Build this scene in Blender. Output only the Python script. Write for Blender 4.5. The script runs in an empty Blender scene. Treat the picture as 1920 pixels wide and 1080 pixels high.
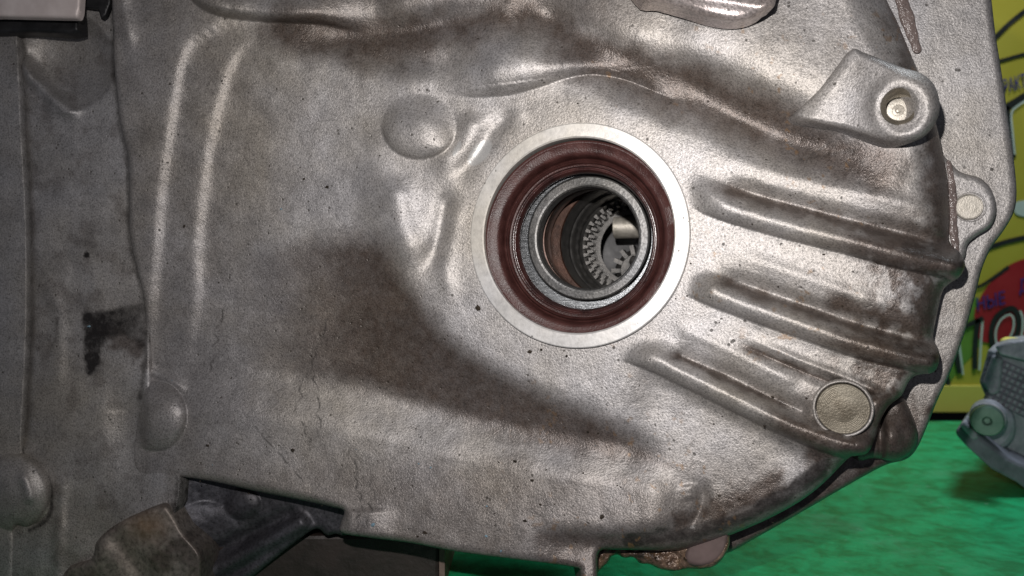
import bpy, math, random
import numpy as np
from mathutils import Vector, Matrix
random.seed(7); np.random.seed(7)
SC = bpy.context.scene
COL = SC.collection
# ------------------------------------------------------------------ camera
F = 1920*28/36.0                     # focal length in photo pixels
cam = bpy.data.cameras.new('camera'); camo = bpy.data.objects.new('camera', cam); COL.objects.link(camo)
cam.lens = 28; cam.sensor_width = 36; cam.clip_start = 0.01; cam.clip_end = 50
camo.location = (0, 0, 0); camo.rotation_euler = (math.radians(90), 0, 0)
cam.dof.use_dof = True; cam.dof.focus_distance = 0.335; cam.dof.aperture_fstop = 13
SC.camera = camo
# ------------------------------------------------------------------ light: phone flash just above the lens, weak workshop light
W = bpy.data.worlds.new("World"); SC.world = W; W.use_nodes = True
bg = W.node_tree.nodes['Background']; bg.inputs[0].default_value = (0.80, 0.84, 1.0, 1); bg.inputs[1].default_value = 0.075
def area(name, loc, tgt, size, power, col, shape='DISK', spread=math.pi):
    l = bpy.data.lights.new(name, 'AREA'); l.shape = shape; l.size = size; l.energy = power; l.color = col; l.spread = spread
    o = bpy.data.objects.new(name, l); COL.objects.link(o); o.location = loc
    o.rotation_euler = (Vector(tgt)-Vector(loc)).to_track_quat('-Z', 'Y').to_euler()
    return o
area('flash_lamp', (-0.020, 0.0, 0.060), (0.06, 0.4, 0.035), 0.007, 0.77, (1.0, 0.955, 0.925), spread=math.radians(120))
area('ceiling_lamp', (0.50, 0.60, 0.95), (0.42, 0.74, -0.15), 0.3, 1.9, (0.85, 0.94, 1.0), spread=math.radians(80))
SC.view_settings.view_transform = 'Standard'; SC.view_settings.look = 'None'
SC.view_settings.exposure = 0.0; SC.view_settings.gamma = 1.0

# ------------------------------------------------------------------ helpers
FLOOR = -0.15
def smooth(x): x = np.clip(x, 0, 1); return x*x*(3-2*x)
def vnoise(u, v, sc, seed=0):
    x = u/sc+seed*17.31; y = v/sc+seed*9.77
    xi = np.floor(x); yi = np.floor(y); fx = x-xi; fy = y-yi
    fx = fx*fx*(3-2*fx); fy = fy*fy*(3-2*fy)
    def h(a, b):
        n = np.sin(a*127.1+b*311.7+seed*74.7)*43758.5453
        return n-np.floor(n)
    return ((h(xi, yi)*(1-fx)+h(xi+1, yi)*fx)*(1-fy)+(h(xi, yi+1)*(1-fx)+h(xi+1, yi+1)*fx)*fy)*2-1
def fbm(u, v, sc, seed=0, o=4):
    r = 0; a = 1; t = 0
    for i in range(o):
        r = r+a*vnoise(u, v, sc/2**i, seed+i*3); t += a; a *= .55
    return r/t
def spline(pts, n=6, closed=False):
    P = np.array(pts, float); m = len(P); out = []
    rng = range(m) if closed else range(m-1)
    for i in rng:
        if closed: p0, p1, p2, p3 = P[i-1], P[i], P[(i+1) % m], P[(i+2) % m]
        else: p0, p1, p2, p3 = P[max(i-1, 0)], P[i], P[i+1], P[min(i+2, m-1)]
        for k in range(n):
            t = k/n
            out.append(.5*((2*p1)+(-p0+p2)*t+(2*p0-5*p1+4*p2-p3)*t*t+(-p0+3*p1-3*p2+p3)*t**3))
    if not closed: out.append(P[-1])
    return np.array(out)
def polydist(u, v, L, closed=False, margin=None):
    """distance, arc parameter, signed side (+ = right hand of travel on the picture, i.e. below a line drawn left to right)"""
    u = np.asarray(u, float); shp = u.shape; u = u.ravel(); v = np.asarray(v, float).ravel()
    best = np.full(u.shape, 1e9); T = np.zeros(u.shape); S = np.zeros(u.shape)
    A = L[:, :2]; B = np.roll(A, -1, 0) if closed else A[1:]
    A2 = A if closed else A[:-1]
    seg = np.hypot(*(B-A2).T); cum = np.concatenate([[0], np.cumsum(seg)]); tot = cum[-1]
    if margin is not None:
        idx = np.where((u > L[:, 0].min()-margin) & (u < L[:, 0].max()+margin) & (v > L[:, 1].min()-margin) & (v < L[:, 1].max()+margin))[0]
    else: idx = slice(None)
    uu = u[idx]; vv = v[idx]; bb = best[idx]; tt = T[idx]; ss = S[idx]
    for i in range(len(A2)):
        if seg[i] < 1e-9: continue
        dx, dy = (B[i]-A2[i])/seg[i]
        px = uu-A2[i, 0]; py = vv-A2[i, 1]
        t = np.clip(px*dx+py*dy, 0, seg[i])
        ex = px-t*dx; ey = py-t*dy
        d = ex*ex+ey*ey
        k = d < bb-1e-9
        bb = np.where(k, d, bb); tt = np.where(k, (cum[i]+t)/tot, tt); ss = np.where(k, np.sign(dx*py-dy*px), ss)
    bb = np.sqrt(bb)
    best = np.full(u.shape, 1e4); best[idx] = bb; T[idx] = tt; S[idx] = ss
    return best.reshape(shp), T.reshape(shp), S.reshape(shp)
def inside(u, v, L):
    c = np.zeros(np.shape(u), bool); n = len(L)
    for i in range(n):
        x1, y1 = L[i, :2]; x2, y2 = L[(i+1) % n, :2]
        if y1 == y2: continue
        k = ((y1 > v) != (y2 > v)) & (u < (x2-x1)*(v-y1)/(y2-y1)+x1)
        c ^= k
    return c
def sdpoly(u, v, L):
    d, t, s = polydist(u, v, L, True)
    return np.where(inside(u, v, L), d, -d), t
class Relief:
    """heights in mm towards the viewer, added feature by feature"""
    def __init__(s, u, v): s.u = u; s.v = v; s.h = np.zeros(u.shape)
    def taper(s, t, a, b):
        r = np.ones_like(t)
        if a > 0: r = r*smooth(t/a)
        if b > 0: r = r*smooth((1-t)/b)
        return r
    def ridge(s, pts, h, w, a=.25, b=.25, p=2):
        L = spline(pts); d, t, sg = polydist(s.u, s.v, L, margin=w*2.6)
        s.h += h*np.exp(-(d/w)**p)*s.taper(t, a, b)
    def aridge(s, pts, h, wup, wdn, a=.25, b=.25, p=2):
        L = spline(pts); d, t, sg = polydist(s.u, s.v, L, margin=max(wup, wdn)*2.6)
        w = np.where(sg > 0, wdn, wup)
        s.h += h*np.exp(-(d/w)**p)*s.taper(t, a, b)
    def step(s, pts, h, w, fade=None, a=.15, b=.15, side=1, off=0):
        L = spline(pts); d, t, sg = polydist(s.u, s.v, L, margin=(fade or 900)*3)
        q = d*sg*side-off
        f = .5*(1+np.tanh(q/w*1.7))
        if fade: f = f*np.exp(-(np.maximum(q, 0)/fade)**2)
        s.h += h*f*s.taper(t, a, b)
    def lip(s, pts, h, lam, fade, a=.2, b=.2, side=-1):
        L = spline(pts); d, t, sg = polydist(s.u, s.v, L, margin=fade*3)
        q = np.maximum(d*sg*side, 0)
        s.h += h*(1-np.exp(-q/lam))*np.exp(-(q/fade)**2)*s.taper(t, a, b)
    def tube(s, pts, h, wup, wdn, a=.2):
        L = spline(pts); d, t, sg = polydist(s.u, s.v, L, margin=wup*3)
        up = np.exp(-(d/wup)**2.6); dn = np.sqrt(np.maximum(0, 1-(d/wdn)**2))
        s.h += h*np.where(sg > 0, dn, up)*s.taper(t, a, 0)
    def dome(s, c, rx, ry, h, ang=0, p=.5, soft=0.0):
        a = math.radians(ang); x = s.u-c[0]; y = s.v-c[1]
        X = (x*math.cos(a)+y*math.sin(a))/rx; Y = (-x*math.sin(a)+y*math.cos(a))/ry
        r2 = X*X+Y*Y
        s.h += h*np.maximum(0, 1-r2)**p if not soft else h*np.exp(-r2)

# viewer rays: photo pixel -> direction; the casting leans away to the left
KR, Y0 = 0.34, 0.350
K2 = 0.15; TX0 = -0.10
def base_y(u, v):
    tx = (u-960)/F
    y1 = Y0/(1+KR*tx); c2 = Y0/(1+KR*TX0)*(1+K2*TX0); y2 = c2/(1+K2*tx)
    w = 0.004
    return -w*np.log(np.exp(-y1/w)+np.exp(-y2/w))
def to3(u, v, y):
    return np.stack([(u-960)/F*y, y, (540-v)/F*y], -1)

def mesh_np(name, co, quads, mat, parent=None, attr=None, tris=None, flat=False):
    me = bpy.data.meshes.new(name)
    n = len(co); me.vertices.add(n); me.vertices.foreach_set('co', np.asarray(co, np.float32).ravel())
    q = np.asarray(quads, np.int32); me.loops.add(q.size); me.loops.foreach_set('vertex_index', q.ravel())
    me.polygons.add(len(q)); me.polygons.foreach_set('loop_start', np.arange(len(q), dtype=np.int32)*q.shape[1])
    me.polygons.foreach_set('loop_total', np.full(len(q), q.shape[1], np.int32))
    me.update(calc_edges=True)
    me.polygons.foreach_set('use_smooth', np.full(len(q), not flat, bool))
    if attr is not None:
        a = me.color_attributes.new('marks', 'FLOAT_COLOR', 'POINT'); a.data.foreach_set('color', np.asarray(attr, np.float32).ravel())
    me.materials.append(mat)
    o = bpy.data.objects.new(name, me); COL.objects.link(o)
    if parent: o.parent = parent
    return o
def layer(name, outline, hfun, mat, parent, step=3.0, skirt=20, back=0.0, attr=None, hole=None, smoothn=6, roll=None, box=None, attr_fn=None):
    """A cast wall: its outline is cut cleanly, its face carries the relief of hfun (mm), its rim goes back by skirt mm."""
    L = np.array(outline, float) if smoothn == 0 else spline([p[:2] for p in outline], smoothn, True)
    if roll is None: ra = None
    else:
        RA = np.array(roll, float)                       # per outline point (width px, drop mm)
        if smoothn: RA = np.repeat(RA, smoothn, 0)
        k = np.ones(5)/5
        RA = np.stack([np.convolve(np.concatenate([RA[-2:, j], RA[:, j], RA[:2, j]]), k, 'valid') for j in (0, 1)], 1)
        A = L; B = np.roll(L, -1, 0); cum = np.concatenate([[0], np.cumsum(np.hypot(*(B-A).T))]); cum /= cum[-1]
        ra = (cum, np.vstack([RA, RA[:1]]))
    x0, y0 = L.min(0)-step; x1, y1 = L.max(0)+step
    if box: x0, y0, x1, y1 = max(x0, box[0]), max(y0, box[1]), min(x1, box[2]), min(y1, box[3])
    nu = int((x1-x0)/step)+2; nv = int((y1-y0)/step)+2
    U, V = np.meshgrid(x0+np.arange(nu)*step, y0+np.arange(nv)*step)
    def sdf(u, v):
        d, t = sdpoly(u, v, L)
        if hole: d = np.minimum(d, hole(u, v))
        return d
    S = sdf(U, V)
    Sc = (S[:-1, :-1]+S[1:, :-1]+S[:-1, 1:]+S[1:, 1:])/4
    keep = Sc > 0
    jj, ii = np.where(keep)
    q = np.stack([jj*nu+ii, (jj+1)*nu+ii, (jj+1)*nu+ii+1, jj*nu+ii+1], -1)
    used, inv = np.unique(q, return_inverse=True); q = inv.reshape(q.shape)
    u = U.ravel()[used].copy(); v = V.ravel()[used].copy()
    e = np.concatenate([q[:, [0, 1]], q[:, [1, 2]], q[:, [2, 3]], q[:, [3, 0]]])
    key = np.sort(e, 1); kk = key[:, 0].astype(np.int64)*len(u)+key[:, 1]
    uq, ix, cnt = np.unique(kk, return_index=True, return_counts=True)
    be = e[ix[cnt == 1]]; bv = np.unique(be)
    bu, bw = u[bv].copy(), v[bv].copy()
    for _ in range(3):
        s0 = sdf(bu, bw); g = .5
        gx = (sdf(bu+g, bw)-sdf(bu-g, bw))/(2*g); gy = (sdf(bu, bw+g)-sdf(bu, bw-g))/(2*g)
        gl = np.maximum(np.hypot(gx, gy), .5); s0 = np.clip(s0, -step*1.5, step*1.5)
        bu -= s0*gx/gl**2; bw -= s0*gy/gl**2
    u[bv] = bu; v[bv] = bw
    h = hfun(u, v)
    if ra is not None:
        d, t = sdpoly(u, v, L); w = np.interp(t, ra[0], ra[1][:, 0]); dr = np.interp(t, ra[0], ra[1][:, 1])
        x = np.clip(1-np.maximum(d, 0)/np.maximum(w, .1), 0, 1)
        h = h-dr*(1-np.sqrt(np.maximum(0, 1-x*x*.985)))
    y = base_y(u, v)-h/1000+back/1000
    co = to3(u, v, y)
    n0 = len(u)
    m = -np.ones(n0, int); m[bv] = n0+np.arange(len(bv)); nb = len(bv)
    rim = co[bv]+np.array([0, skirt/1000*.35, 0]); rim2 = co[bv]+np.array([0, skirt/1000, 0])
    m2 = m+nb
    qs = np.stack([be[:, 1], be[:, 0], m[be[:, 0]], m[be[:, 1]]], -1)
    qs2 = np.stack([m[be[:, 1]], m[be[:, 0]], m2[be[:, 0]], m2[be[:, 1]]], -1)
    co = np.concatenate([co, rim, rim2])
    at = None
    if attr_fn is not None:
        a = attr_fn(u, v); at = np.concatenate([a, a[bv], a[bv]])
    else: at = np.zeros((len(co), 4)); 
    return mesh_np(name, co, np.concatenate([q, qs, qs2]), mat, parent, at)

def tag(o, label, cat, group=None):
    o['label'] = label; o['category'] = cat
    if group: o['group'] = group
    return o
def empty(name, loc): 
    o = bpy.data.objects.new(name, None); COL.objects.link(o); o.location = loc; o.empty_display_size = .02
    return o
def lathe(name, prof, C, axis, mat, parent, segs=160, wob=0, upv=(0, 0, 1)):
    """prof: (depth mm along axis, radius mm)"""
    a = Vector(axis).normalized(); x = Vector(upv).cross(a).normalized(); z = a.cross(x)
    co = []; fa = []
    n = len(prof)
    for i in range(segs):
        t = 2*math.pi*i/segs; d = x*math.cos(t)+z*math.sin(t)
        for j, (s, r) in enumerate(prof):
            rr = r+(wob*(math.sin(t*3+j)+math.sin(t*7+2*j)) if wob else 0)
            co.append(Vector(C)+a*(s/1000)+d*(rr/1000))
    for i in range(segs):
        k = (i+1) % segs
        for j in range(n-1): fa.append((i*n+j, i*n+j+1, k*n+j+1, k*n+j))
    return mesh_np(name, [tuple(c) for c in co], fa, mat, parent)
def sharpen(o, ang=35):
    me = o.data; me.set_sharp_from_angle(angle=math.radians(ang)); return o
def pymesh(name, co, faces, mat, parent=None, smooth_=False):
    me = bpy.data.meshes.new(name); me.from_pydata([tuple(c) for c in co], [], faces); me.update()
    if smooth_: me.polygons.foreach_set('use_smooth', [True]*len(me.polygons))
    me.materials.append(mat)
    o = bpy.data.objects.new(name, me); COL.objects.link(o)
    if parent: o.parent = parent
    return o
def bevel(o, w, seg=2):
    m = o.modifiers.new('bevel', 'BEVEL'); m.width = w; m.segments = seg; m.limit_method = 'ANGLE'; return o
def box(name, M, sx, sy, sz, mat, parent=None, bev=0):
    co = [M @ Vector((x*sx/2, y*sy/2, z*sz/2)) for x in (-1, 1) for y in (-1, 1) for z in (-1, 1)]
    fa = [(0, 1, 3, 2), (4, 6, 7, 5), (0, 4, 5, 1), (2, 3, 7, 6), (0, 2, 6, 4), (1, 5, 7, 3)]
    o = pymesh(name, co, fa, mat, parent)
    if bev: bevel(o, bev)
    return o
def prism(name, poly, y0, y1, mat, parent=None, bev=0, sh=0):
    """poly in (x,z) metres, solid between y0 and y1 (functions or numbers)"""
    n = len(poly)
    co = [(x, y0, z) for x, z in poly]+[(x+sh*(y1-y0), y1, z) for x, z in poly]
    fa = [tuple(range(n)), tuple(range(2*n-1, n-1, -1))]+[(i, i+n, (i+1) % n+n, (i+1) % n) for i in range(n)]
    o = pymesh(name, co, fa, mat, parent)
    import bmesh
    b = bmesh.new(); b.from_mesh(o.data); bmesh.ops.recalc_face_normals(b, faces=b.faces); b.to_mesh(o.data); b.free()
    if bev: bevel(o, bev)
    return o

# ------------------------------------------------------------------ materials
def nt(name):
    m = bpy.data.materials.new(name); m.use_nodes = True; N = m.node_tree.nodes; Lk = m.node_tree.links
    p = N['Principled BSDF']; return m, N, Lk, p
def noise(N, Lk, sc, det=4, rough=.6, vec=None, dist=0):
    n = N.new('ShaderNodeTexNoise'); n.inputs['Scale'].default_value = sc; n.inputs['Detail'].default_value = det
    n.inputs['Roughness'].default_value = rough; n.inputs['Distortion'].default_value = dist
    if vec: Lk.new(vec, n.inputs['Vector'])
    return n.outputs['Fac']
def ramp(N, Lk, fac, stops):
    r = N.new('ShaderNodeValToRGB'); e = r.color_ramp.elements
    while len(e) < len(stops): e.new(.5)
    for x, (p, c) in zip(e, stops):
        x.position = p; x.color = (c, c, c, 1) if isinstance(c, (int, float)) else (*c, 1)
    Lk.new(fac, r.inputs[0]); return r.outputs[0]
def mix(N, Lk, f, a, b, mode='MIX'):
    n = N.new('ShaderNodeMix'); n.data_type = 'RGBA'; n.blend_type = mode
    for s, x in ((n.inputs[0], f), (n.inputs[6], a), (n.inputs[7], b)):
        if isinstance(x, (int, float)): s.default_value = x
        elif isinstance(x, tuple): s.default_value = (*x, 1)
        else: Lk.new(x, s)
    return n.outputs[2]
def math_(N, Lk, op, a, b=0):
    n = N.new('ShaderNodeMath'); n.operation = op
    for s, x in ((n.inputs[0], a), (n.inputs[1], b)):
        if isinstance(x, (int, float)): s.default_value = x
        else: Lk.new(x, s)
    return n.outputs[0]
def cast(name, c1, c2, metal=.8, rough=(.36, .56), grain=900, gs=.35, speck=1.0, spec=.5, gdist=.0004, cg=1.0):
    m, N, Lk, p = nt(name)
    tc = N.new('ShaderNodeTexCoord').outputs['Object']
    at = N.new('ShaderNodeVertexColor'); at.layer_name = 'marks'
    sp = N.new('ShaderNodeSeparateColor'); Lk.new(at.outputs['Color'], sp.inputs[0])
    R, G, B = sp.outputs; A = at.outputs['Alpha']
    fine = noise(N, Lk, grain, 3, .65, tc); med = noise(N, Lk, 70, 5, .65, tc); big = noise(N, Lk, 14, 4, .6, tc)
    col = mix(N, Lk, ramp(N, Lk, med, [(.32, 0), (.68, 1)]), c1, c2)
    warm = mix(N, Lk, ramp(N, Lk, big, [(.38, 0), (.66, 1)]), (1.0, 1.0, 1.03), (.95, .90, .82))
    col = mix(N, Lk, 1.0, col, warm, 'MULTIPLY')
    col = mix(N, Lk, cg, col, ramp(N, Lk, fine, [(.32, .52), (.5, 1.0), (.66, 1.28)]), 'MULTIPLY')
    # rusty brown oil film, grime and slope shade painted in as marks
    brk = noise(N, Lk, 230, 4, .7, tc)
    def msk(x, k=.5):
        y = math_(N, Lk, 'ADD', x, math_(N, Lk, 'MULTIPLY', math_(N, Lk, 'SUBTRACT', brk, .5), k))
        y = math_(N, Lk, 'MULTIPLY', y, ramp(N, Lk, x, [(0, 0), (.08, 1)])); n = N.new('ShaderNodeClamp'); Lk.new(y, n.inputs[0]); return n.outputs[0]
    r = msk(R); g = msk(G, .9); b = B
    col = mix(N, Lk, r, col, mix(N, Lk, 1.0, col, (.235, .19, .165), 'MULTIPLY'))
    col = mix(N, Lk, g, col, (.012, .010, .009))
    col = mix(N, Lk, math_(N, Lk, 'MULTIPLY', b, .8), col, (.55, .55, .54))
    col = mix(N, Lk, A, col, (.20, .115, .05))
    # black crumbs and pits of two sizes
    v1 = N.new('ShaderNodeTexVoronoi'); v1.inputs['Scale'].default_value = 330; Lk.new(tc, v1.inputs['Vector'])
    gate = ramp(N, Lk, noise(N, Lk, 180, 2, .5, tc), [(.60, 0), (.63, 1)])
    pit = math_(N, Lk, 'MULTIPLY', ramp(N, Lk, v1.outputs['Distance'], [(.13, 1), (.24, 0)]), gate)
    pit = math_(N, Lk, 'MULTIPLY', pit, .8*speck)
    col = mix(N, Lk, pit, col, (.02, .015, .01))
    Lk.new(col, p.inputs['Base Color']); 
    met = math_(N, Lk, 'MULTIPLY', math_(N, Lk, 'SUBTRACT', 1, math_(N, Lk, 'MAXIMUM', g, pit)), metal)
    met = math_(N, Lk, 'MULTIPLY', met, math_(N, Lk, 'SUBTRACT', 1, math_(N, Lk, 'MULTIPLY', r, .35)))
    Lk.new(met, p.inputs['Metallic'])
    rn = N.new('ShaderNodeMapRange'); Lk.new(med, rn.inputs[0]); rn.inputs[1].default_value = .3; rn.inputs[2].default_value = .7
    rn.inputs[3].default_value = rough[0]; rn.inputs[4].default_value = rough[1]
    rr = math_(N, Lk, 'ADD', rn.outputs[0], math_(N, Lk, 'MULTIPLY', b, -.12))
    rr = math_(N, Lk, 'ADD', rr, math_(N, Lk, 'MULTIPLY', r, -.15))
    Lk.new(rr, p.inputs['Roughness']); p.inputs['Specular IOR Level'].default_value = spec
    bp = N.new('ShaderNodeBump'); bp.inputs['Distance'].default_value = gdist; 
    Lk.new(math_(N, Lk, 'MULTIPLY', math_(N, Lk, 'SUBTRACT', 1, math_(N, Lk, 'MULTIPLY', b, .85)), gs), bp.inputs['Strength'])
    hh = math_(N, Lk, 'ADD', fine, math_(N, Lk, 'MULTIPLY', noise(N, Lk, grain*.35, 3, .6, tc), .35))
    hh = math_(N, Lk, 'SUBTRACT', hh, pit)
    Lk.new(hh, bp.inputs['Height']); Lk.new(bp.outputs[0], p.inputs['Normal'])
    return m
def simple(name, c1, c2, metal=0, rough=.5, sc=200, bump=.2, bsc=None, bd=.0003, spec=.5, aniso=None):
    m, N, Lk, p = nt(name)
    tc = N.new('ShaderNodeTexCoord').outputs['Object']
    if aniso:
        mp = N.new('ShaderNodeMapping'); Lk.new(tc, mp.inputs[0]); mp.inputs['Rotation'].default_value = aniso[0]; mp.inputs['Scale'].default_value = aniso[1]; tc2 = mp.outputs[0]
    else: tc2 = tc
    n = noise(N, Lk, sc, 5, .65, tc2)
    Lk.new(mix(N, Lk, ramp(N, Lk, n, [(.3, 0), (.7, 1)]), c1, c2), p.inputs['Base Color'])
    p.inputs['Metallic'].default_value = metal
    rn = N.new('ShaderNodeMapRange'); Lk.new(n, rn.inputs[0]); rn.inputs[1].default_value = .3; rn.inputs[2].default_value = .7
    rn.inputs[3].default_value = rough*.8; rn.inputs[4].default_value = min(1, rough*1.2); Lk.new(rn.outputs[0], p.inputs['Roughness'])
    p.inputs['Specular IOR Level'].default_value = spec
    bp = N.new('ShaderNodeBump'); bp.inputs['Strength'].default_value = bump; bp.inputs['Distance'].default_value = bd
    Lk.new(noise(N, Lk, bsc or sc*3, 3, .6, tc2), bp.inputs['Height']); Lk.new(bp.outputs[0], p.inputs['Normal'])
    return m
M_cast = cast('cast_aluminium', (.272, .263, .257), (.385, .374, .366), metal=.50, rough=(.43, .53), gs=.75, grain=1300, gdist=.0003)
M_casing = cast('dull_cast_aluminium', (.27, .265, .26), (.35, .345, .335), metal=.25, rough=(.5, .65), grain=600, gs=.6, speck=.5)
M_flange = cast('coarse_cast_aluminium', (.31, .302, .297), (.44, .43, .422), metal=.5, rough=(.42, .5), grain=1500, gs=.9, gdist=.0003)
M_dark = cast('shaded_grimy_casting', (.032, .032, .038), (.075, .074, .085), metal=.5, rough=(.4, .6), grain=700)
M_pad = cast('brown_grimy_casting', (.16, .142, .13), (.25, .228, .21), metal=.5, rough=(.5, .65), grain=500, speck=.7)
M_lump = cast('wet_crust', (.10, .06, .04), (.26, .19, .14), metal=.3, rough=(.2, .4), grain=420, gs=1.0, gdist=.0012)
M_ring = cast('machined_aluminium', (.48, .48, .475), (.55, .55, .545), metal=.5, rough=(.40, .48), gs=.12, grain=500, cg=.3)
M_rubber = simple('brown_rubber', (.026, .009, .008), (.062, .023, .020), 0, .42, 130, .5, 1400, .0004, .4)
M_lip = simple('dark_rubber', (.012, .006, .006), (.05, .018, .016), 0, .22, 150, .3, 900, .0003)
M_race = cast('dark_bearing_steel', (.075, .078, .08), (.13, .13, .13), metal=.6, rough=(.38, .48), gs=.35, grain=900, speck=.6)
M_plate = simple('brushed_steel', (.09, .095, .10), (.24, .25, .26), .9, .3, 160, .3, 420, .0003, aniso=((0, .6, 0), (1, 1, 14)))
M_rust = simple('rusty_bore', (.018, .009, .006), (.065, .028, .017), .5, .4, 120, .3, 500)
M_gear = simple('oily_gear_steel', (.045, .045, .044), (.11, .105, .10), .7, .4, 200, .2, 900)
M_black = simple('black_void_metal', (.010, .010, .011), (.03, .03, .032), .3, .5, 90, .2)
M_brass = simple('machined_plug', (.30, .28, .24), (.50, .47, .42), .6, .48, 260, .4, 1500)
M_plug = simple('stained_plug', (.085, .07, .048), (.215, .195, .155), .5, .45, 90, .5, 1300)
M_goo = simple('dried_sealant', (.10, .078, .072), (.17, .135, .125), 0, .2, 150, 1.0, 420, .0012)
M_paleplate = simple('pale_dusty_metal', (.55, .48, .46), (.70, .63, .61), .2, .6, 60, .2, 400)
M_zinc = simple('green_zinc', (.07, .14, .11), (.14, .22, .18), .6, .32, 70, .15)
M_greycast = simple('grey_cast_aluminium', (.20, .21, .25), (.36, .37, .42), .3, .5, 110, .9, 260, .0008)
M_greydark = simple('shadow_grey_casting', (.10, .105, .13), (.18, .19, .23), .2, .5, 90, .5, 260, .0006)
M_crumb = simple('dirt_crumbs', (.01, .008, .006), (.04, .028, .018), 0, .5, 300, .2)
M_blue = simple('pale_blue_flakes', (.12, .20, .26), (.20, .30, .36), 0, .5, 300, .2)
M_yellow = simple('yellow_banner_vinyl', (.44, .375, .035), (.51, .44, .05), 0, .5, 8, .1, 120)
M_pblack = simple('black_print', (.012, .014, .012), (.02, .022, .02), 0, .5, 40, .05)
M_pwhite = simple('white_print', (.50, .58, .52), (.62, .68, .62), 0, .5, 40, .05)
M_pblue = simple('blue_print', (.03, .025, .17), (.045, .04, .22), 0, .5, 40, .05)
M_pred = simple('red_print', (.33, .012, .018), (.40, .02, .025), 0, .5, 20, .05)
M_pgreen = simple('green_print', (.10, .24, .03), (.16, .30, .04), 0, .5, 20, .05)
M_pyel = simple('pale_yellow_print', (.70, .60, .10), (.75, .66, .16), 0, .5, 20, .05)
def floor_mat():
    m, N, Lk, p = nt('green_painted_board')
    tc = N.new('ShaderNodeTexCoord').outputs['Object']
    a = noise(N, Lk, 48, 6, .72, tc, .4); b = noise(N, Lk, 12, 5, .65, tc); c = noise(N, Lk, 100, 5, .7, tc, .3)
    col = mix(N, Lk, ramp(N, Lk, a, [(.40, 0), (.60, 1)]), (.002, .19, .058), (.007, .36, .135))
    col = mix(N, Lk, ramp(N, Lk, c, [(.58, 0), (.74, .5)]), col, (.006, .13, .05))
    col = mix(N, Lk, ramp(N, Lk, b, [(.58, 0), (.78, .4)]), col, (.16, .24, .19))
    col = mix(N, Lk, ramp(N, Lk, noise(N, Lk, 90, 4, .7, tc, .8), [(.66, 0), (.74, .5)]), col, (.32, .50, .42))
    Lk.new(col, p.inputs['Base Color']); p.inputs['Roughness'].default_value = .42
    bp = N.new('ShaderNodeBump'); bp.inputs['Distance'].default_value = .0012; bp.inputs['Strength'].default_value = .5
    Lk.new(noise(N, Lk, 160, 5, .7, tc), bp.inputs['Height']); Lk.new(bp.outputs[0], p.inputs['Normal'])
    return m
M_floor = floor_mat()
M_wall = simple('dark_wall', (.012, .012, .014), (.02, .02, .022), 0, .8, 8, .1)

# ------------------------------------------------------------------ setting
o = pymesh('floor', [(-2, .34, FLOOR), (2, .34, FLOOR), (2, .898, FLOOR), (-2, .898, FLOOR), (-2, .34, FLOOR-.03), (2, .34, FLOOR-.03), (2, .898, FLOOR-.03), (-2, .898, FLOOR-.03)],
           [(0, 1, 2, 3), (4, 7, 6, 5), (0, 4, 5, 1), (2, 6, 7, 3), (1, 5, 6, 2), (0, 3, 7, 4)], M_floor)
o['kind'] = 'structure'; o['label'] = 'green painted bench top'
o = pymesh('wall', [(-2, 1.0, -.6), (2, 1.0, -.6), (2, 1.0, 1.6), (-2, 1.0, 1.6)], [(0, 1, 2, 3)], M_wall)
o['kind'] = 'structure'; o['label'] = 'dark wall behind the banner'

# ================================================================== GEARBOX
gb = empty('gearbox', (0, .40, FLOOR))
tag(gb, 'dirty cast aluminium gearbox casing with a round brown oil seal, filling most of the picture', 'gearbox')
class _P:      # parts are built in world space; keep them there under the moved empty
    pass
def adopt():
    bpy.context.view_layer.update()
    for top in [ob for ob in COL.objects if ob.parent is None and ob.type == 'EMPTY']:
        inv = top.matrix_world.inverted()
        for ch in top.children: ch.matrix_parent_inverse = inv
AX = Vector((KR, 1, -0.01)).normalized()          # axis of the output bore, going in
SC_uv = (1081., 442.)
C0 = Vector(to3(np.array(SC_uv[0]), np.array(SC_uv[1]), base_y(np.array(SC_uv[0]), 0)))
RH = 2.5                                              # ring face stands this much proud (mm)
CF = C0-AX*(RH/1000)
def seal_r(u, v):                                     # distance from bore axis in mm on the face plane
    y = base_y(u, v); P = to3(u, v, y)-np.array(C0)
    a = np.array(AX); d = P-(P@a)[..., None]*a
    return np.linalg.norm(d, axis=-1)*1000
def seal_hole(u, v): return (seal_r(u, v)-46.5)*4.38

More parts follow.
